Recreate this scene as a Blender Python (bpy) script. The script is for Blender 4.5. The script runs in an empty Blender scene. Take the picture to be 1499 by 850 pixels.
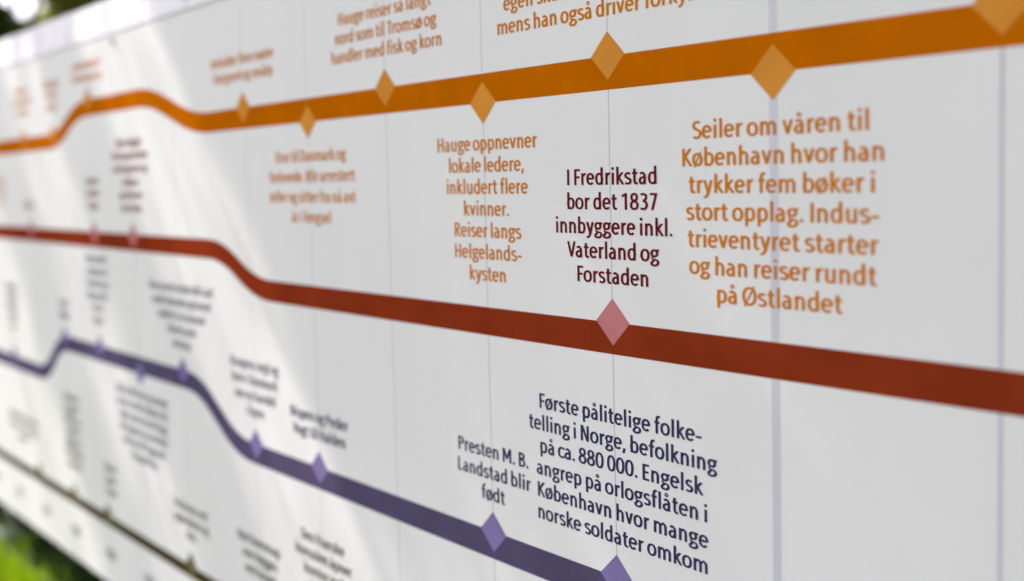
import bpy, math, random
import numpy as np
from mathutils import Vector, Matrix
random.seed(7); rng = np.random.default_rng(11)
SC = bpy.context.scene
COL = SC.collection
G = 0.56                                   # height of the board's z datum above the lawn (metres)

# ------------------------------------------------------------------ camera
cam = bpy.data.cameras.new('camera'); cam_o = bpy.data.objects.new('camera', cam); COL.objects.link(cam_o)
right = Vector((0.55004208, 0.83479398, -0.02393178)); fwd = Vector((-0.8333183, 0.54672875, -0.0816596))
right.normalize(); fwd = (fwd - right * fwd.dot(right)).normalized(); up = right.cross(fwd)
m = Matrix((right, up, -fwd)).transposed().to_4x4(); m.translation = Vector((1.39332, -0.88131, 0.42659 + G))
cam_o.matrix_world = m
cam.sensor_width = 36; cam.lens = 2040.3 / 1499 * 36
cam.clip_start = 0.05; cam.clip_end = 1500
cam.dof.use_dof = True; cam.dof.focus_distance = 1.46; cam.dof.aperture_fstop = 2.3
SC.camera = cam_o

# ------------------------------------------------------------------ sky, sun, exposure
SUN = Vector((-0.70, -0.14, 0.70)).normalized()
w = bpy.data.worlds.new('World'); SC.world = w; w.use_nodes = True
nt = w.node_tree; bg = nt.nodes['Background']; sky = nt.nodes.new('ShaderNodeTexSky'); sky.sky_type = 'NISHITA'
sky.sun_disc = False; sky.sun_elevation = math.asin(SUN.z); sky.sun_rotation = math.atan2(SUN.x, SUN.y)
sky.air_density = 1.0; sky.dust_density = 2.5; sky.ozone_density = 1.0
hs = nt.nodes.new('ShaderNodeHueSaturation'); hs.inputs['Saturation'].default_value = .22      # thin white overcast veil
nt.links.new(sky.outputs[0], hs.inputs['Color']); tn = nt.nodes.new('ShaderNodeVectorMath'); tn.operation = 'MULTIPLY'; tn.inputs[1].default_value = (1.0, .93, 1.035)
nt.links.new(hs.outputs[0], tn.inputs[0]); nt.links.new(tn.outputs[0], bg.inputs[0]); bg.inputs[1].default_value = 0.15
sl = bpy.data.lights.new('sun', 'SUN'); sl.energy = 2.9; sl.angle = math.radians(0.53); sl.color = (1, 0.93, 0.85)
so = bpy.data.objects.new('sun', sl); COL.objects.link(so); so.rotation_euler = SUN.to_track_quat('Z', 'Y').to_euler()
so.location = (-6, -2, 8)
SC.view_settings.view_transform = 'Standard'; SC.view_settings.look = 'None'
SC.view_settings.exposure = 1.40; SC.view_settings.gamma = 1
SC.cycles.max_bounces = 8

# ------------------------------------------------------------------ materials
def lin(c): return tuple(((v / 255) / 12.92 if v / 255 <= .04045 else ((v / 255 + .055) / 1.055) ** 2.4) for v in c)
def mat(name, col, rough=0.5, spec=0.5, var=0.0, scale=8.0, bump=0.0, bscale=40, rvar=0.0, trans=0.0, detail=6, stretch=None):
    m = bpy.data.materials.new(name); m.use_nodes = True; nt = m.node_tree; n = nt.nodes; L = nt.links
    p = n['Principled BSDF']; p.inputs['Base Color'].default_value = (*col, 1); p.inputs['Roughness'].default_value = rough
    p.inputs['Specular IOR Level'].default_value = spec
    tc = n.new('ShaderNodeTexCoord'); src = tc.outputs['Object']
    if stretch:
        mp = n.new('ShaderNodeMapping'); mp.inputs['Scale'].default_value = stretch; L.new(src, mp.inputs[0]); src = mp.outputs[0]
    if var > 0 or rvar > 0:
        nz = n.new('ShaderNodeTexNoise'); nz.inputs['Scale'].default_value = scale; nz.inputs['Detail'].default_value = detail
        L.new(src, nz.inputs['Vector'])
    if var > 0:
        mr = n.new('ShaderNodeMapRange'); mr.inputs['From Min'].default_value = .25; mr.inputs['From Max'].default_value = .75
        mr.inputs['To Min'].default_value = 1 - var; mr.inputs['To Max'].default_value = 1 + var
        L.new(nz.outputs[0], mr.inputs[0])
        mx = n.new('ShaderNodeVectorMath'); mx.operation = 'SCALE'; mx.inputs[0].default_value = col
        L.new(mr.outputs[0], mx.inputs['Scale']); L.new(mx.outputs[0], p.inputs['Base Color'])
    if rvar > 0:
        m2 = n.new('ShaderNodeMapRange'); m2.inputs['From Min'].default_value = .3; m2.inputs['From Max'].default_value = .7
        m2.inputs['To Min'].default_value = max(.05, rough - rvar); m2.inputs['To Max'].default_value = rough + rvar
        L.new(nz.outputs[0], m2.inputs[0]); L.new(m2.outputs[0], p.inputs['Roughness'])
    if bump > 0:
        nb = n.new('ShaderNodeTexNoise'); nb.inputs['Scale'].default_value = bscale; nb.inputs['Detail'].default_value = 4
        L.new(src, nb.inputs['Vector'])
        b = n.new('ShaderNodeBump'); b.inputs['Strength'].default_value = 1; b.inputs['Distance'].default_value = bump
        L.new(nb.outputs[0], b.inputs['Height']); L.new(b.outputs[0], p.inputs['Normal'])
    if trans > 0:
        out = n['Material Output']; t = n.new('ShaderNodeBsdfTranslucent'); t.inputs[0].default_value = (col[0] * 1.6, col[1] * 1.8, col[2] * .6, 1)
        ms = n.new('ShaderNodeMixShader'); ms.inputs[0].default_value = trans
        L.new(p.outputs[0], ms.inputs[1]); L.new(t.outputs[0], ms.inputs[2]); L.new(ms.outputs[0], out.inputs[0])
    return m

M = {}
M['panel'] = mat('white_coated_panel', (.80, .80, .79), .50, .05, var=.04, scale=3.2, bump=.0012, bscale=2.6, rvar=.08, detail=9, stretch=(1.6, 1, .55))
M['trim'] = mat('white_folded_trim', (.74, .73, .77), .5, .2, var=.02, scale=5, bump=.0008, bscale=6)
M['back'] = mat('galvanised_steel', (.35, .36, .37), .45, .5, var=.1, scale=14)
M['orange'] = mat('orange_vinyl', (.53, .134, .001), .55, .0, var=.13, scale=12, rvar=.08, bump=.0001, bscale=60)
M['red'] = mat('rust_red_vinyl', (.25, .034, .010), .55, .0, var=.14, scale=11, detail=8, rvar=.10, bump=.0001, bscale=60)
M['purple'] = mat('dull_purple_vinyl', (.094, .079, .148), .55, .0, var=.16, scale=12, detail=9, rvar=.08, bump=.0001, bscale=60)
M['olive'] = mat('dark_olive_vinyl', (.070, .052, .018), .55, .0, var=.10, scale=7, rvar=.08)
M['orange_light'] = mat('light_orange_vinyl', (.68, .28, .045), .55, .0, var=.10, scale=16)
M['red_light'] = mat('dusty_pink_vinyl', (.52, .20, .205), .55, .0, var=.10, scale=20)
M['purple_light'] = mat('light_purple_vinyl', (.22, .18, .38), .55, .0, var=.10, scale=20)
M['olive_light'] = mat('light_olive_vinyl', (.12, .095, .04), .42, .4, var=.08, scale=20)
M['ink_orange'] = mat('orange_lettering', (.62, .20, .005), .6, .0, var=.05, scale=30)
M['ink_red'] = mat('maroon_lettering', (.145, .012, .019), .6, .0, var=.05, scale=30)
M['ink_purple'] = mat('dark_purple_lettering', (.046, .039, .105), .6, .0, var=.05, scale=30)
M['ink_olive'] = mat('olive_lettering', (.075, .068, .028), .6, .0, var=.05, scale=30)
M['ink_slate'] = mat('slate_lettering', (.14, .13, .175), .6, .0, var=.05, scale=30)
M['ink_pale_red'] = mat('pale_maroon_lettering', (.25, .055, .060), .6, .0, var=.05, scale=30)  # paler maroon for the far-left captions
M['ink_grey'] = mat('grey_lettering', (.10, .10, .11), .6, .0, var=.05, scale=30)
M['hair'] = mat('grey_hairline_print', (.54, .54, .58), .45, .35)
M['lavender'] = mat('lavender_line_print', (.62, .615, .68), .45, .35)
M['bolt'] = mat('zinc_bolt', (.30, .30, .31), .35, .5)
M['soil'] = mat('lawn_soil', (.050, .078, .012), .95, .1, var=.5, scale=3.5, bump=.01, bscale=30)
M['grass'] = mat('grass_blades', (.17, .235, .006), .5, .3, var=.35, scale=5, trans=.45)
M['leaf'] = mat('green_leaves', (.060, .105, .014), .45, .4, var=.35, scale=2.5, trans=.45)
M['leaf_yellow'] = mat('yellow_green_leaves', (.25, .26, .05), .45, .4, var=.35, scale=2.5, trans=.45)
M['leaf_dark'] = mat('dark_green_leaves', (.030, .055, .010), .5, .4, var=.35, scale=2.5, trans=.3)
M['bark'] = mat('grey_brown_bark', (.12, .09, .065), .9, .2, var=.35, scale=6, bump=.02, bscale=18, stretch=(1, 1, .25))

# ------------------------------------------------------------------ helpers
def mesh_obj(name, verts, faces, material, parent=None, smooth=False):
    me = bpy.data.meshes.new(name); me.from_pydata(verts, [], faces); me.materials.append(material)
    if smooth: me.polygons.foreach_set('use_smooth', [True] * len(me.polygons))
    me.update(); o = bpy.data.objects.new(name, me); COL.objects.link(o)
    if parent: o.parent = parent
    return o
def empty(name, loc, label, cat, group=None):
    o = bpy.data.objects.new(name, None); COL.objects.link(o); o.location = loc; o.empty_display_size = .1
    o['label'] = label; o['category'] = cat
    if group: o['group'] = group
    return o
def box(v, f, x0, x1, y0, y1, z0, z1):
    b = len(v); v += [(x, y, z) for z in (z0, z1) for x, y in ((x0, y0), (x1, y0), (x1, y1), (x0, y1))]
    f += [(b + 3, b + 2, b + 1, b), (b + 4, b + 5, b + 6, b + 7)] + [(b + i, b + (i + 1) % 4, b + 4 + (i + 1) % 4, b + 4 + i) for i in range(4)]
def prism_x(v, f, prof, x0, x1):                        # (y, z) profile swept along x
    b = len(v); n = len(prof); v += [(x0, y, z) for y, z in prof] + [(x1, y, z) for y, z in prof]
    f += [(b + i, b + (i + 1) % n, b + n + (i + 1) % n, b + n + i) for i in range(n)]
    f += [tuple(b + i for i in reversed(range(n))), tuple(b + n + i for i in range(n))]

# ------------------------------------------------------------------ the timeline board
XL, XR = -4.08, 2.64
board = empty('timeline_board', (-0.72, 0, 0), 'long white outdoor timeline board with orange, red, purple and olive bands and printed captions', 'information board')
OX = 0.72
def onb(verts): return [(x + OX, y, z + G) for x, y, z in verts]
def bpart(name, verts, faces, material, label=None, smooth=False):
    o = mesh_obj(name, onb(verts), faces, material, board, smooth)
    if label: o['label'] = label
    return o
ZB, ZT = -0.432, 0.727
# face sheet: front skin with a folded lower lip, one sheet
v, f = [], []
nx = 60
xs = np.linspace(XL, XR, nx + 1)
prof = [(0.022, ZB + .004), (0.003, ZB), (0.0, ZB + .003), (0, -.2), (0, 0), (0, .2), (0, .4), (0, .6), (0, ZT - .002), (.003, ZT), (.010, ZT), (.010, ZB + .012), (.022, ZB + .010)]
for x in xs:
    for y, z in prof: v.append((x, y, z))
n = len(prof)
for i in range(nx):
    for j in range(n):
        a, b = i * n + j, i * n + (j + 1) % n
        f.append((a, a + n, b + n, b))
f += [tuple(range(n)), tuple(nx * n + k for k in reversed(range(n)))]
bpart('face_panel', v, f, M['panel'])
# folded-back top trim in short lengths with open seams
seams = [XL, -3.96] + [XL + .12 + .0 for _ in ()]
edges = sorted([-3.84, -3.60, -3.36, -3.12, -2.88, -2.64, -2.40, -2.16, -1.92, -1.68, -1.425, -1.20, -.96, -.72, -.48, -.24, 0, .24, .48, .72, .96, 1.2, 1.44, 1.68, 1.92, 2.16, 2.4] + [XL, XR])
for k, (a, b) in enumerate(zip(edges[:-1], edges[1:])):
    dz = random.uniform(-.0012, .0012)
    v, f = [], []
    prism_x(v, f, [(-.0006, ZT + .0012), (-.0006, ZT + .005), (.008, ZT + .074 + dz), (.024, ZT + .074 + dz), (.024, ZT + .062), (.016, ZT + .066), (.012, ZT + .001)], a + .004, b - .004)
    bpart('top_trim', v, f, M['trim'])
v, f = [], []
for z in (-.36, .10, .62): box(v, f, XL + .02, XR - .02, .0125, .055, z, z + .05)
bpart('rear_rail', v, f, M['back'])
for x in (-3.9, -2.7, -1.5, -.3, .9, 2.1):
    v, f = [], []
    box(v, f, x - .03, x + .03, .0565, .115, -G + .004, .70); box(v, f, x - .07, x + .07, .02, .15, -G - .05, -G + .012)
    bpart('post', v, f, M['back'])
# small bolt with washer close under the trim
def disc_bolt(x, z, r=.006):
    v, f = [], []; N = 14
    for (rr, y) in ((r * 1.5, -.0001), (r * 1.5, -.0012), (r, -.0013), (r * .95, -.0042), (r * .5, -.0058)):
        v += [(x + rr * math.cos(2 * math.pi * k / N), y, z + rr * math.sin(2 * math.pi * k / N)) for k in range(N)]
    for j in range(4): f += [(j * N + k, j * N + (k + 1) % N, (j + 1) * N + (k + 1) % N, (j + 1) * N + k) for k in range(N)]
    f.append(tuple(4 * N + k for k in range(N)))
    bpart('bolt', v, f, M['bolt'], smooth=False)
disc_bolt(-1.369, .712, .0045)

# hairlines, one per year
HX = [(-2.56, .0018), (-2.31, .0018), (-2.06, .0018), (-1.807, .0018), (-1.552, .0018), (-1.30, .0018), (-1.052, .0018), (-.722, .0018), (-.484, .0018), (-.243, .0020), (-.003, .0019), (.240, .0020),
      (.4805, .0110), (.7215, .0040), (.96, .0020), (1.2, .0020), (1.44, .0020), (1.68, .0020), (1.92, .0020), (2.16, .0020), (2.4, .0020), (-2.82, .0018), (-3.07, .0018), (-3.32, .0018), (-3.57, .0018), (-3.82, .0018)]
T1, T2, T3, T4 = -.00006, -.00014, -.00022, -.00030
for x, wd in HX:
    z0, z1 = ZB + .004, ZT - .004
    bpart('year_line', [(x - wd / 2, T1, z0), (x + wd / 2, T1, z0), (x + wd / 2, T1, z1), (x - wd / 2, T1, z1)], [(0, 1, 2, 3)], M['lavender' if wd > .004 else 'hair'], 'wide lavender line for 1800' if wd > .01 else None)

# bands
def smooth_path(pts, r=.07, n=10):
    out = [pts[0]]
    for a, b, c in zip(pts[:-2], pts[1:-1], pts[2:]):
        a, b, c = (np.array(q, float) for q in (a, b, c)); da, dc = a - b, c - b
        la, lc = np.hypot(*da), np.hypot(*dc); k = min(r, la * .49, lc * .49)
        p0, p2 = b + da / la * k, b + dc / lc * k
        for t in np.linspace(0, 1, n): out.append(tuple((1 - t) ** 2 * p0 + 2 * t * (1 - t) * b + t * t * p2))
    out.append(pts[-1]); return out
def ribbon(pts, w, y, wz=None, closed=False, wts=None):
    pts = [np.array(p, float) for p in pts]; wz = wz or w; N = len(pts); v = []
    for i, p in enumerate(pts):
        if closed: a, c = pts[i - 1], pts[(i + 1) % N]
        else: a, c = pts[max(i - 1, 0)], pts[min(i + 1, N - 1)]
        def nrm(d):
            d = d / (np.hypot(*d) + 1e-12); return np.array([-d[1], d[0]])
        if (0 < i < N - 1) or closed:
            n1, n2 = nrm(p - a), nrm(c - p); nn = n1 + n2; L = np.hypot(*nn); nn = nn / (L + 1e-9); k = 1 / max(.45, float(nn @ n1))
        else: nn = nrm(c - a); k = 1
        s = wts[i] if wts is not None else 1
        off = np.array([nn[0] * w / 2, nn[1] * wz / 2]) * k * s
        v.append((p[0] + off[0], y, p[1] + off[1])); v.append((p[0] - off[0], y, p[1] - off[1]))
    f = [(2 * i + 1, 2 * i, 2 * i + 2, 2 * i + 3) for i in range(N - 1)]
    f = [tuple(reversed(q)) for q in f]
    if closed: f.append((2 * N - 2, 2 * N - 1, 1, 0))
    return v, f
def face_front(v, f):                                    # every face wound to look towards -y
    out = []
    for q in f:
        a = 0
        for i in range(len(q)):
            p, r_ = v[q[i]], v[q[(i + 1) % len(q)]]; a += p[0] * r_[2] - r_[0] * p[2]
        out.append(q if a > 0 else tuple(reversed(q)))
    return out
def band(pts, wd, key, label, r=.07):
    v, f = ribbon(smooth_path(pts, r), wd, T2); bpart('timeline_band', v, face_front(v, f), M[key], label)
XE = XL + .01; XF = XR - .01
band([(XE, .530), (-1.795, .530), (-1.640, .5915), (-1.165, .5915), (-.945, .530), (XF, .531)], .0345, 'orange', 'orange band along the top of the board', .075)
band([(XE, .3145), (-.840, .3145), (-.700, .2555), (XF, .2545)], .0335, 'red', 'rust red band across the middle', .065)
band([(XE, -.018), (-1.985, -.018), (-1.850, .072), (-.975, .072), (-.800, -.0165), (XF, -.0165)], .034, 'purple', 'dull purple band below the red one', .06)
band([(XE, -.2885), (XF, -.2885)], .0235, 'olive', 'thin dark olive band near the bottom edge')

def diamond(x, z, key):
    hw, hh = .0285, .0248
    bpart('diamond_marker', [(x - hw, T3, z), (x, T3, z - hh), (x + hw, T3, z), (x, T3, z + hh)], [(0, 1, 2, 3)], M[key])
for x, z in ((.2395, .548), (-.243, .547), (-.003, .5135), (.480, .513), (-.484, .513), (-.724, .547), (.7215, .547), (-1.556, .609), (-1.833, .546), (-2.09, .546), (1.2, .547), (1.68, .513)): diamond(x, z, 'orange_light')
for x, z in ((.2405, .2725), (-1.30, .328), (-1.552, .328), (-2.06, .328), (1.44, .2725)): diamond(x, z, 'red_light')
for x, z in ((-.003, .0), (.240, .0), (-.485, .0), (-.723, .0), (-1.052, .087), (-1.552, .087), (-1.296, .056), (-1.82, .085), (-2.29, .0), (.96, 0)): diamond(x, z, 'purple_light')
for x, z in ((-1.052, -.275), (-1.552, -.275), (-1.80, -.275), (-2.1, -.275), (-.722, -.275), (-.484, -.275)): diamond(x, z, 'olive_light')

# ------------------------------------------------------------------ lettering: a humanist stroke alphabet
X = .735; SX, SZ = .172, .132; hx, hz = SX / 2, SZ / 2; ASC = 1.075
def arc(cx, cz, rx, rz, a0, a1, n=14, e=2.25):
    out = []
    for t in np.linspace(math.radians(a0), math.radians(a1), n):
        c, s = math.cos(t), math.sin(t)
        out.append((cx + rx * math.copysign(abs(c) ** (2 / e), c), cz + rz * math.copysign(abs(s) ** (2 / e), s)))
    return out
def spl(*P, n=5):
    P = [np.array(p, float) for p in P]; P = [2 * P[0] - P[1]] + P + [2 * P[-1] - P[-2]]; out = []
    for i in range(1, len(P) - 2):
        for t in np.linspace(0, 1, n, endpoint=False):
            a, b, c, d = P[i - 1:i + 3]
            out.append(tuple(.5 * (2 * b + (c - a) * t + (2 * a - 5 * b + 4 * c - d) * t * t + (3 * b - a - 3 * c + d) * t ** 3)))
    out.append(tuple(P[-2])); return out
def ell(cx, cz, rx, rz, e=2.25): return ('C', arc(cx, cz, rx, rz, 0, 360, 29, e)[:-1])
def S(*p): return ('S', list(p))                         # open stroke
def D(*p): return ('D', list(p))                         # diagonal, ends cut level
def Tp(pts): return ('T', pts)                           # open stroke that thins towards its start
def arch(x0, x1): return Tp(spl((x0 + .015, .44), (x0 + .07, X - .155), (x0 + (x1 - x0) * .55, X - hz + .012), (x1 - .03, X - .155), (x1, .44)) + [(x1, 0)])
def dot(cx, cz, r=.098): return ('F', [(cx + r * math.cos(a), cz + r * math.sin(a)) for a in np.linspace(0, 2 * math.pi, 13)[:-1]])
GL = {}
def g(ch, adv, *st): GL[ch] = (adv, st)
L_ = hx + .09
def A_(o=0): return [S(*(spl((o + .135, .615), (o + .29, X - hz + .01), (o + .43, X - .17), (o + .455, .44)) + [(o + .455, 0)])),
                     S(*spl((o + .44, .42), (o + .28, .405), (o + .135, .32), (o + .125, .16), (o + .235, .052), (o + .36, .085), (o + .45, .19)))]
g('a', .625, *A_())
g('b', .70, S((L_, 0), (L_, ASC)), ell(.365, X / 2, .215, X / 2 - hz + .012))
g('c', .53, S(*arc(.345, X / 2, .245, X / 2 - hz + .012, 42, 318, 18)))
g('d', .71, S((.54, 0), (.54, ASC)), ell(.345, X / 2, .215, X / 2 - hz + .012))
g('e', .64, S((.10, .385), (.53, .385)), S(*([(.545, .36)] + arc(.325, X / 2, .222, X / 2 - hz + .012, 12, 318, 20))))
g('f', .44, S(*([(.21, 0), (.21, .78)] + spl((.21, .82), (.25, .98), (.33, 1.035), (.44, 1.02)))), S((.05, X - hz), (.41, X - hz)))
g('g', .64, ell(.305, .50, .185, X - .50 - hz + .01), S((.40, .665), (.63, .672)), Tp(spl((.20, .34), (.145, .24), (.20, .155), (.36, .125), (.50, .07), (.55, -.05), (.47, -.17), (.30, -.215), (.13, -.17), (.11, -.06), (.20, .03), (.26, .11))))
g('h', .71, S((L_, 0), (L_, ASC)), arch(L_, .54))
def I_(x): return [S((x, 0), (x, X)), dot(x, .975)]
g('i', .34, *I_(L_))
g('j', .34, S(*([(L_, X), (L_, -.02)] + spl((L_, -.08), (.13, -.20), (.0, -.23)))), dot(L_, .975))
g('k', .63, S((L_, 0), (L_, ASC)), D((.20, .36), (.53, X)), D((.265, .43), (.58, 0)))
g('l', .34, S((L_, 0), (L_, ASC)))
g('m', 1.06, S((L_, 0), (L_, X)), arch(L_, .53), arch(.53, .89))
g('n', .71, S((L_, 0), (L_, X)), arch(L_, .54))
g('o', .67, ell(.335, X / 2, .238, X / 2 - hz + .012))
g('p', .70, S((L_, -.27), (L_, X)), ell(.365, X / 2, .215, X / 2 - hz + .012))
g('q', .71, S((.54, -.27), (.54, X)), ell(.345, X / 2, .215, X / 2 - hz + .012))
g('r', .46, S((L_, 0), (L_, X)), Tp(spl((L_ + .02, .44), (.26, X - .13), (.35, X - hz), (.455, X - hz + .005))))
SS = spl((.455, .625), (.29, X - hz + .012), (.13, .60), (.155, .45), (.29, .375), (.44, .29), (.45, .13), (.29, .05), (.10, .105))
g('s', .54, S(*SS))
g('t', .46, S(*([(.21, .93), (.21, .26)] + spl((.21, .22), (.25, .09), (.34, .052), (.44, .08)))), S((.05, X - hz), (.42, X - hz)))
g('u', .71, S((.54, 0), (.54, X)), Tp(spl((.525, .28), (.46, .10), (.32, .05), (.20, .12), (L_, .28)) + [(L_, X)]))
g('v', .60, D((.095, X), (.30, .02)), D((.505, X), (.30, .02)))
g('w', .88, D((.09, X), (.255, .02)), D((.44, X), (.255, .02)), D((.44, X), (.62, .02)), D((.79, X), (.62, .02)))
g('x', .60, D((.09, X), (.51, 0)), D((.51, X), (.09, 0)))
g('y', .60, D((.095, X), (.315, .02)), S(*([(.515, X)] + [(.33, .06)] + spl((.29, -.05), (.20, -.18), (.05, -.225)))))
g('z', .54, S((.08, X - hz), (.47, X - hz)), D((.45, X - .03), (.10, .03)), S((.07, hz), (.48, hz)))
ring = ('R', arc(.30, .965, .085, .085, 0, 360, 17, 2)[:-1])
g('å', .625, *A_(), ring)
g('ø', .67, *GL['o'][1], ('N', [(.13, -.06), (.54, X + .06)]))
g('æ', .98, *A_(), *[(k, [(x + .34, z) for x, z in p]) for k, p in GL['e'][1]])
O_ = ell(.43, .5, .325, .5 - hz + .012)
g('A', .76, D((.10, 0), (.385, 1)), D((.67, 0), (.385, 1)), S((.20, .30), (.57, .30)))
g('B', .70, S((L_, 0), (L_, 1)), S(*([(L_, 1 - hz)] + arc(.30, .755, .24, .245 - hz, 90, -90) + [(L_, .51)])), S(*([(L_, .51)] + arc(.32, .285, .26, .285 - hz, 90, -90) + [(L_, hz)])))
g('D', .79, S((L_, 0), (L_, 1)), S(*([(L_, 1 - hz)] + arc(.32, .5, .35, .5 - hz, 90, -90) + [(L_, hz)])))
g('E', .60, S((L_, 0), (L_, 1)), S((L_, 1 - hz), (.55, 1 - hz)), S((L_, .51), (.51, .51)), S((L_, hz), (.55, hz)))
g('F', .58, S((L_, 0), (L_, 1)), S((L_, 1 - hz), (.55, 1 - hz)), S((L_, .49), (.51, .49)))
g('G', .76, S(*(arc(.43, .5, .325, .5 - hz + .012, 48, 300, 20) + [(.64, .10), (.64, .48)])), S((.44, .47), (.70, .47)))
g('H', .80, S((L_, 0), (L_, 1)), S((.63, 0), (.63, 1)), S((L_, .51), (.63, .51)))
g('I', .34, S((L_, 0), (L_, 1)))
g('J', .42, S(*([(.25, 1), (.25, .2)] + spl((.25, .15), (.17, .03), (.0, .0)))))
g('K', .70, S((L_, 0), (L_, 1)), D((.21, .47), (.60, 1)), D((.27, .56), (.64, 0)))
g('L', .58, S((L_, 0), (L_, 1)), S((L_, hz), (.55, hz)))
g('M', .96, S((L_, 0), (L_, 1)), S((.79, 0), (.79, 1)), D((L_ + .02, 1), (.48, .25)), D((.77, 1), (.48, .25)))
g('N', .81, S((L_, 0), (L_, 1)), S((.64, 0), (.64, 1)), D((L_ + .02, 1), (.62, 0)))
g('O', .86, O_)
g('P', .67, S((L_, 0), (L_, 1)), S(*([(L_, 1 - hz)] + arc(.31, .72, .26, .28 - hz, 90, -90) + [(L_, .44 + hz)])))
g('R', .70, S((L_, 0), (L_, 1)), S(*([(L_, 1 - hz)] + arc(.31, .735, .26, .265 - hz, 90, -90) + [(L_, .47 + hz)])), D((.31, .50), (.61, 0)))
g('S', .61, S(*spl((.52, .88), (.33, 1 - hz + .01), (.14, .82), (.17, .62), (.33, .51), (.50, .40), (.52, .18), (.32, .052), (.10, .11))))
g('T', .62, S((.31, 0), (.31, 1)), S((.03, 1 - hz), (.59, 1 - hz)))
g('U', .78, S(*([(L_, 1), (L_, .38)] + arc(.39, .36, .22, .31, 180, 360) + [(.61, .38), (.61, 1)])))
g('V', .70, D((.095, 1), (.35, .02)), D((.605, 1), (.35, .02)))
g('Ø', .86, O_, ('N', [(.16, -.05), (.70, 1.05)]))
g('0', .66, ell(.33, .5, .225, .5 - hz + .012, 2.4))
g('1', .66, S((.40, 0), (.40, 1)), S((.12, .80), (.37, .93)))
g('2', .66, S(*(spl((.13, .86), (.30, 1 - hz + .01), (.49, .85), (.47, .62), (.32, .36), (.13, .10)))), S((.09, hz), (.56, hz)))
g('3', .66, S(*spl((.12, .90), (.30, 1 - hz + .01), (.48, .85), (.45, .63), (.28, .53))), S(*spl((.28, .53), (.48, .44), (.52, .22), (.37, .062), (.10, .085))))
g('4', .66, D((.40, 1), (.09, .30)), S((.06, .27), (.60, .27)), S((.45, 0), (.45, 1)))
g('5', .66, S((.54, 1 - hz), (.17, 1 - hz)), S((.17, 1), (.17, .58)), S(*spl((.17, .56), (.34, .60), (.50, .46), (.49, .18), (.32, .055), (.10, .08))))
g('6', .66, ell(.335, .31, .215, .31 - hz + .01), S(*spl((.51, .94), (.30, .86), (.15, .60), (.12, .34))))
g('7', .66, S((.09, 1 - hz), (.56, 1 - hz)), D((.52, .96), (.24, 0)))
g('8', .66, ell(.33, .755, .185, .245 - hz + .02), ell(.33, .275, .225, .275 - hz + .015))
g('9', .66, ell(.325, .69, .215, .31 - hz + .01), S(*spl((.15, .06), (.36, .14), (.51, .40), (.54, .66))))
g('.', .30, dot(.15, .09, .095)); g(',', .30, D((.17, .15), (.10, -.17)))
g('-', .46, S((.05, .33), (.42, .33))); g('(', .36, S(*arc(.42, .42, .26, .62, 130, 230, 9))); g(')', .36, S(*arc(-.06, .42, .26, .62, 50, -50, 9)))
g(' ', .22)

KERN = {'V': -.06, 'T': -.07, 'F': -.03}
COND = 1.0
def line_width(s): return sum(GL[c][0] + KERN.get(c, 0) for c in s)
def caption(cx, z0, lines, ink, cap=.0170, lead=.0258, label=None, fit=None):
    V, F = [], []; cap_x = cap * COND
    for li, s in enumerate(lines):
        wd = line_width(s); k = cap_x
        x = cx - wd * k / 2; zb = z0 - li * lead; si = 0
        for ch in s:
            adv, strokes = GL[ch]
            for kind, pts in strokes:
                si += 1; y = T4 - .000012 * (si % 5)
                if kind == 'F':
                    b = len(V); V += [(x + p[0] * k, y, zb + p[1] * cap) for p in pts]; F.append(tuple(range(b, b + len(pts)))); continue
                wx, wz = SX, SZ; wts = None
                if kind == 'R': wx, wz = .085, .075
                if kind == 'N': wx, wz = .10, .10
                if kind == 'D': wx, wz = .165, .13
                if kind == 'T': wts = [min(1, .55 + .45 * i / (len(pts) * .45)) for i in range(len(pts))]
                pp = [tuple(p) for p in pts]
                if kind == 'D' and len(pp) == 2:           # run past both ends, then cut level
                    a, c = np.array(pp[0]), np.array(pp[1]); d = (c - a) / np.hypot(*(c - a)); nn = np.array([-d[1] * wx / 2, d[0] * wz / 2])
                    q = []
                    for p, sg in ((a, -1), (c, 1)):
                        for s2 in (1, -1):
                            o = p + s2 * nn; t = (p[1] - o[1]) / d[1] if abs(d[1]) > .1 else 0; q.append(o + d * t)
                    v = [(q[0][0], y, q[0][1]), (q[1][0], y, q[1][1]), (q[3][0], y, q[3][1]), (q[2][0], y, q[2][1])]; f = [(0, 1, 2, 3)]
                else:
                    v, f = ribbon(pp, wx, y, wz, kind in 'CR', wts)
                b = len(V); V += [(x + p[0] * k, y, zb + p[2] * cap) for p in v]; F += [tuple(b + i for i in q) for q in f]
            x += (adv + KERN.get(ch, 0)) * k
    bpart('caption', V, face_front(V, F), M[ink], label)
# captions (COND measured so that 'innbyggere inkl.' is 0.206 m wide)
COND = .201 / (line_width('innbyggere inkl.') * .0170)

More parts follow.
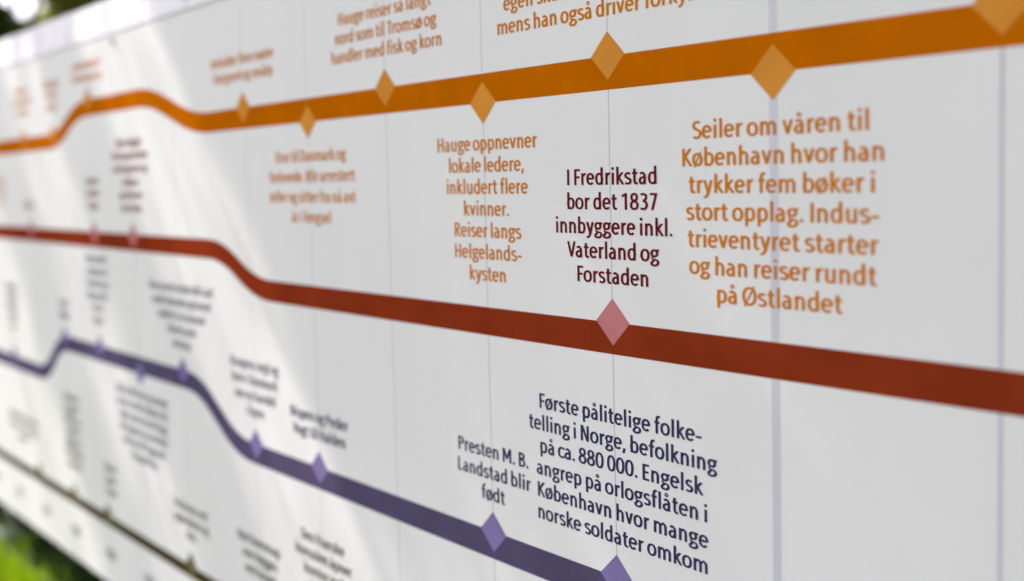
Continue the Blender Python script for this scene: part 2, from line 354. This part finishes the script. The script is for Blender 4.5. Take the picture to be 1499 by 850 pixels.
def years():
    for x, y in ((-2.56, 1812), (-2.31, 1811), (-2.06, 1810), (-1.807, 1809), (-1.552, 1808), (-1.30, 1807), (-1.052, 1806), (-.722, 1805), (-.484, 1804), (-.243, 1803), (-.003, 1802), (.24, 1801), (.48, 1800), (.72, 1799), (.96, 1798), (1.2, 1797)):
        caption(x + .005, -.372, [str(y)], 'ink_grey', .020, label='small grey year number under the olive band')
years()
O, R, P, Q = 'ink_orange', 'ink_red', 'ink_purple', 'ink_olive'
caption(.240, .4155, ['I Fredrikstad', 'bor det 1837', 'innbyggere inkl.', 'Vaterland og', 'Forstaden'], R, label='maroon caption about 1837 inhabitants')
caption(-.002, .4582, ['Hauge oppnevner', 'lokale ledere,', 'inkludert flere', 'kvinner.', 'Reiser langs', 'Helgelands-', 'kysten'], O, label='orange caption beginning Hauge oppnevner')
caption(.4815, .4578, ['Seiler om våren til', 'København hvor han', 'trykker fem bøker i', 'stort opplag. Indus-', 'trieventyret starter', 'og han reiser rundt', 'på Østlandet'], O, label='orange caption beginning Seiler om våren')
caption(.2395, .1645, ['Første pålitelige folke-', 'telling i Norge, befolkning', 'på ca. 880 000. Engelsk', 'angrep på orlogsflåten i', 'København hvor mange', 'norske soldater omkom'], P, lead=.0256, label='dark purple caption beginning Første pålitelige')
caption(-.002, .0900, ['Presten M. B.', 'Landstad blir', 'født'], P, lead=.0262, label='dark purple caption about Landstad')
caption(.240, .6143, ['egen skute i Bergen, og handler', 'mens han også driver forkynnelse'], O, label='orange caption cut off at the top of the picture')
caption(-.246, .6405, ['Hauge reiser så langt', 'nord som til Tromsø og', 'handler med fisk og korn'], O, label='orange caption about Tromsø')
caption(-.484, .4555, ['Drar til Danmark og', 'forlovede. Blir arrestert', '(eller og sitter fra nå av)', 'år i fengsel'], O, lead=.030, label='orange caption about Danmark')
caption(-.725, .6165, ['Avholder flere møter', 'i bergverk og småby'], O, label='blurred orange two-line caption')
caption(-1.560, .6735, ['Innberetning til', 'Stiftamtmann og'], O); caption(-1.83, .652, ['Hjem igjen', 'til sin far', 'og bror'], O)
caption(-2.085, .652, ['Kjøper en', 'gammel gård', 'ved byen'], O); caption(-2.34, .437, ['Gården', 'brenner', 'i mai'], O)
caption(-1.302, .5035, ['Byen bygger', 'festningsverkene', 'med byporter og', 'vollgrav', 'og trebroer', 'over elven'], 'ink_pale_red')
caption(-1.552, .4305, ['Havnen', 'utvides', 'i byen'], 'ink_pale_red'); caption(-2.07, .378, ['Ny bro'], 'ink_pale_red')
caption(-1.052, .2300, ['Den norske kysten blir satt', 'under blokade og kornet', 'uteblir fra Danmark', 'i flere harde', 'vinterår'], 'ink_slate')
caption(-.722, .1225, ['Kongens segl og', 'brev i Danmark', 'om ny handel', 'i byen'], 'ink_slate')
caption(-.485, .0670, ['Bispen og Peder', 'Vogt til Halden'], P)
caption(-1.296, .0050, ['Flåten blir tatt og mange', 'av de norske skipene må', 'seile under dansk flagg', 'til England og Skotland', 'hvor de blir liggende', 'i fangenskap'], 'ink_slate')
caption(-1.552, .2650, ['Kristian blir', 'ny regent av', 'Danmark og', 'Norge etter', 'sin far', 'og tar'], 'ink_slate'); caption(-1.81, .155, ['Fred i', 'Norge'], P)
caption(-2.28, .17, ['Hungers-', 'nød over', 'hele lan-', 'det og', 'uår'], P)
caption(-1.79, -.060, ['Det første', 'bryggeri i', 'Halden og', 'på Moss', 'bygges av', 'en handels-', 'mann her'], Q)
caption(-2.24, -.165, ['Stor flom i Glomma og', 'Tista som tar med seg', 'sagene'], Q); caption(-1.52, -.178, ['Skolen', 'åpner', 'i byen'], Q)
caption(-1.048, -.1765, ['Storbrann ved', 'sagbrukene og', 'elva'], Q); caption(-.728, -.1745, ['Nytt kornmag-', 'asin bygges', 'ved torget'], Q)
caption(-.486, -.1215, ['Den franske', 'konsulen åpner', 'kontor ved', 'havna i', 'byen'], Q)

# ------------------------------------------------------------------ lawn
N = 90
gx = np.sign(np.linspace(-1, 1, N)) * np.abs(np.linspace(-1, 1, N)) ** 3 * 600
v = [(x, y, 0.0) for y in gx for x in gx]
f = [(j * N + i, j * N + i + 1, (j + 1) * N + i + 1, (j + 1) * N + i) for j in range(N - 1) for i in range(N - 1)]
ground = mesh_obj('ground', v, f, M['soil']); ground['kind'] = 'structure'
def blades(n, x0, x1, y0, y1, h0, h1, wd, gauss=False):
    bx = rng.uniform(x0, x1, n); by = rng.uniform(y0, y1, n); h = rng.uniform(h0, h1, n); a = rng.uniform(0, 2 * np.pi, n)
    if gauss: bx = rng.normal(-2.5, 1.2, n); by = rng.normal(-.25, .65, n)
    lean = rng.uniform(.1, .6, n) * h; la = rng.uniform(0, 2 * np.pi, n); wv = wd * rng.uniform(.6, 1.3, n)
    dx, dy = np.cos(a) * wv, np.sin(a) * wv; lx, ly = np.cos(la) * lean, np.sin(la) * lean
    z = np.zeros(n)
    V = np.stack([np.stack([bx - dx, by - dy, z], 1), np.stack([bx + dx, by + dy, z], 1),
                  np.stack([bx + dx * .7 + lx * .35, by + dy * .7 + ly * .35, h * .6], 1), np.stack([bx - dx * .7 + lx * .35, by - dy * .7 + ly * .35, h * .6], 1),
                  np.stack([bx + lx, by + ly, h], 1)], 1).reshape(-1, 3)
    return V
V = np.concatenate([blades(80000, -5.5, -1.2, -.9, .7, .025, .065, .0022, True), blades(110000, -9, 4.5, -4.5, 5, .03, .08, .003)])
V = V.reshape(-1, 5, 3); under = (V[:, 0, 1] > -.03) & (V[:, 0, 1] < .30) & (V[:, 0, 0] > -4.2) & (V[:, 0, 0] < 2.8)
V = V[~under | (rng.uniform(size=len(V)) < .12)].reshape(-1, 3)
nb = len(V) // 5; me = bpy.data.meshes.new('grass'); me.vertices.add(len(V)); me.vertices.foreach_set('co', V.ravel())
base = np.arange(nb)[:, None] * 5; loops = np.concatenate([base + [0, 1, 2, 3], base + [3, 2, 4]], 1).ravel()
me.loops.add(len(loops)); me.loops.foreach_set('vertex_index', loops)
st = np.stack([np.arange(nb) * 7, np.arange(nb) * 7 + 4], 1).ravel(); me.polygons.add(nb * 2); me.polygons.foreach_set('loop_start', st)
me.polygons.foreach_set('loop_total', np.tile([4, 3], nb)); me.materials.append(M['grass']); me.update(calc_edges=True)
go = bpy.data.objects.new('grass', me); COL.objects.link(go); go['kind'] = 'stuff'; go['label'] = 'bright green grass growing under and in front of the board'; go['category'] = 'grass'

# ------------------------------------------------------------------ trees
LW = ['dark weed clump under the board end, hidden past the left edge of the picture', 'dark weed clump under the board, just outside the left edge of the picture', 'dark broad-leaved weeds under the board at the far left, farthest clump in view', 'dark weed clump second farthest under the board edge', 'thick dark weed clump in the middle of the row under the board', 'dark weed clump second nearest under the board edge', 'dark weed clump nearest the camera under the board edge']
WEEDS = [(-3.55, .10, .16, .12), (-3.05, .06, .15, .11), (-2.72, .12, .13, .12), (-2.30, .09, .12, .09), (-1.98, .09, .15, .12), (-1.66, .07, .12, .10), (-1.30, .10, .13, .10)]
def leaf_mesh(name, C, size, material, parent):
    n = len(C); a = rng.normal(size=(n, 3)); a /= np.linalg.norm(a, axis=1)[:, None]
    b = rng.normal(size=(n, 3)); b -= a * (a * b).sum(1)[:, None]; b /= np.linalg.norm(b, axis=1)[:, None]; c = np.cross(a, b)
    s = (size * rng.uniform(.6, 1.3, n))[:, None]
    V = np.stack([C - a * s, C + b * s * .42 + c * s * .1, C + a * s, C - b * s * .42 + c * s * .1], 1).reshape(-1, 3)
    me = bpy.data.meshes.new(name); me.vertices.add(len(V)); me.vertices.foreach_set('co', V.ravel())
    base = np.arange(n)[:, None] * 4; loops = np.concatenate([base + [0, 1, 2], base + [0, 2, 3]], 1).ravel()
    me.loops.add(len(loops)); me.loops.foreach_set('vertex_index', loops)
    me.polygons.add(n * 2); me.polygons.foreach_set('loop_start', np.arange(n * 2) * 3); me.polygons.foreach_set('loop_total', np.full(n * 2, 3))
    me.materials.append(material); me.update(calc_edges=True)
    o = bpy.data.objects.new(name, me); COL.objects.link(o); o.parent = parent; o['kind'] = 'stuff'; return o
def limb(v, f, p0, p1, r0, r1, bend=.1, seg=6, nn=9):
    p0, p1 = Vector(p0), Vector(p1); d = (p1 - p0); L = d.length; side = d.cross(Vector((random.uniform(-1, 1), random.uniform(-1, 1), .3)))
    side = side.normalized() * L * bend; b = len(v); u = d.orthogonal().normalized(); w_ = d.normalized().cross(u)
    for i in range(seg + 1):
        t = i / seg; c = p0 + d * t + side * math.sin(math.pi * t); r = r0 + (r1 - r0) * t
        for k in range(nn):
            a = 2 * math.pi * k / nn; rr = r * (1 + .08 * math.sin(3 * a + i)); v.append(tuple(c + u * rr * math.cos(a) + w_ * rr * math.sin(a)))
    for i in range(seg):
        for k in range(nn): f.append((b + i * nn + k, b + i * nn + (k + 1) % nn, b + (i + 1) * nn + (k + 1) % nn, b + (i + 1) * nn + k))
    f.append(tuple(b + seg * nn + k for k in range(nn)))

def tree(loc, height, crown_r, leafm, label, nleaf, size, trunk_h=.35, group='trees beyond the board', cr_z=None, trunk_r=.16, name='broadleaf_tree', cat='tree'):
    t = empty(name, loc, label, cat, group); v, f = [], []; top = Vector((0, 0, height * .72)); cz = cr_z or height * .42
    limb(v, f, (0, 0, -.1), (0, 0, height * trunk_h), trunk_r, trunk_r * .7, .02)
    tips = []
    for k in range(9):
        a = k * 2.4; rr = crown_r * random.uniform(.35, .8); z = height * random.uniform(.45, .92)
        p = Vector((rr * math.cos(a), rr * math.sin(a), z)); tips.append(p); limb(v, f, (0, 0, height * trunk_h * random.uniform(.75, .98)), p, trunk_r * .45, .02, .08)
    mesh_obj('trunk', v, f, M['bark'], t, True)
    C = []
    clumps = [(Vector((random.gauss(0, .5) * crown_r * .75, random.gauss(0, .5) * crown_r * .75, height - cz + random.uniform(-.85, .8) * cz * .9)), random.uniform(.18, .36) * crown_r) for _ in range(26)] + [(p, .33 * crown_r) for p in tips]
    per = nleaf // len(clumps)
    for c, r in clumps:
        d = rng.normal(size=(per, 3)); d /= np.linalg.norm(d, axis=1)[:, None]; d *= (r * rng.uniform(.3, 1, per) ** .4)[:, None]; C.append(d + np.array(c))
    C = np.concatenate(C); C = C[C[:, 2] > .1]
    leaf_mesh('crown', C, size, leafm, t); return t
tree((-12, 2.05, 0), 5.2, 1.1, M['leaf'], 'rounded green tree at the far left, past the end of the board', 18000, .075, trunk_r=.1)
tree((-12, 3.36, 0), 5.2, .66, M['leaf_yellow'], 'small yellow-green tree showing just above the top of the board', 9000, .07, trunk_r=.09)
tree((-13.4, 3.05, 0), 2.85, 1.1, M['leaf_dark'], 'low dark shrub between the rounded green tree and the small yellow-green tree', 11000, .07, trunk_h=.2, trunk_r=.06, name='shrub', cat='shrub', group='shrubs beyond the board')
tree((-24, 10.2, 0), 8.5, 2.8, M['leaf_yellow'], 'tall pale green tree in the far distance', 10000, .14, trunk_r=.25)
tree((-14, 11.5, 0), 7.0, 3.0, M['leaf'], 'round green tree standing far behind the board middle', 9000, .14, trunk_r=.22)
tree((-6, 15, 0), 7.5, 3.0, M['leaf_dark'], 'broad dark green tree hidden behind the board centre', 9000, .15, trunk_r=.25)
tree((1.5, 17, 0), 8, 3.2, M['leaf'], 'large green tree behind the right end of the board', 9000, .15, trunk_r=.25)

for k, (x, y, rr, hh) in enumerate(WEEDS):  # weed clumps; their dark leaves also deepen the shade under the board
    wp = empty('weed_clump', (x, y, 0), LW[k], 'weeds', 'weeds under the board')
    d = rng.normal(size=(420, 3)); d /= np.linalg.norm(d, axis=1)[:, None]; d[:, 2] = abs(d[:, 2]); d *= (rng.uniform(.1, 1, 420) ** .5)[:, None]
    leaf_mesh('foliage', d * [rr, rr * .6, hh] + [0, 0, .01], .022, M['leaf_dark'], wp)
    v, f = [], []
    for j in range(6): limb(v, f, (0, 0, -.01), (rr * .6 * math.cos(j), rr * .4 * math.sin(j), hh * .8), .003, .0012, .1, 4, 5)
    mesh_obj('stem', v, f, M['leaf'], wp)
# shade tree whose crown overhangs the board from the left front
shade = empty('shade_tree', (-4.6, -3.4, 0), 'large shade tree leaning over the front of the board, out of view', 'tree')
v, f = [], []; o = Vector((-4.6, -3.4, 0))
limb(v, f, (0, 0, -.1), (.2, .2, 2.9), .2, .15, .03, 8, 12)
for p in [(-3.2, -1.1, 4.6), (-2.0, -1.0, 4.3), (-4.4, -1.1, 4.7), (-5.6, -1.2, 4.4), (-.9, -1.1, 4.4), (-3.9, -.6, 5.3), (-4.9, -2.0, 5.4), (-2.6, -1.8, 5.2)]:
    limb(v, f, (.2, .2, random.uniform(2.4, 2.85)), tuple(Vector(p) - o), .075, .015, .06, 9)
mesh_obj('trunk', v, f, M['bark'], shade, True)
def light_at(s, q):                                      # how much sun reaches the board along each oblique strip
    bands = [(-.86, -.37, .85), (-1.60, -1.24, .55), (-9, -1.98, .75)]
    L = 0
    for a, b, k in bands:
        e = .03 + .03 * np.sin(q * 3 + a * 7)
        L = np.maximum(L, k * np.clip((s - a) / .14 + .5 + e * 2, 0, 1) * np.clip((b - s) / .10 + .5, 0, 1))
    lo = .30 * np.clip((s + .45) / .12, 0, 1) * np.clip((1.0 - s) / .5, 0, 1) * np.clip((q + .35) / .3, 0, 1)
    return np.maximum(L, lo)
rng = np.random.default_rng(5); n0 = 170000
C = rng.normal(size=(n0, 3)); C /= np.linalg.norm(C, axis=1)[:, None]; C *= (rng.uniform(0, 1, n0) ** .45)[:, None]
C = C * [3.4, 1.15, 1.3] + [-3.5, -1.05, 4.55]
t = C[:, 1] / SUN.y; hxp = C[:, 0] - t * SUN.x; hzp = C[:, 2] - t * SUN.z - G; s = hxp + hzp; q = hxp - hzp
keep = rng.uniform(size=n0) < np.clip(-np.log(light_at(s, q) + 1e-4) / 8, 0, 1)
C = C[keep]
leaf_mesh('crown', C - np.array(o), .033, M['leaf'], shade)

t2 = tree((4.2, -3.2, 0), 6.0, 2.3, M['leaf'], 'leafy tree added out of view in front of the board to darken its right end', 12000, .09, group='shade trees in front of the board', cr_z=2.0)  # unseen tree, added to keep some sky light off the board's right end
shade['group'] = 'shade trees in front of the board'
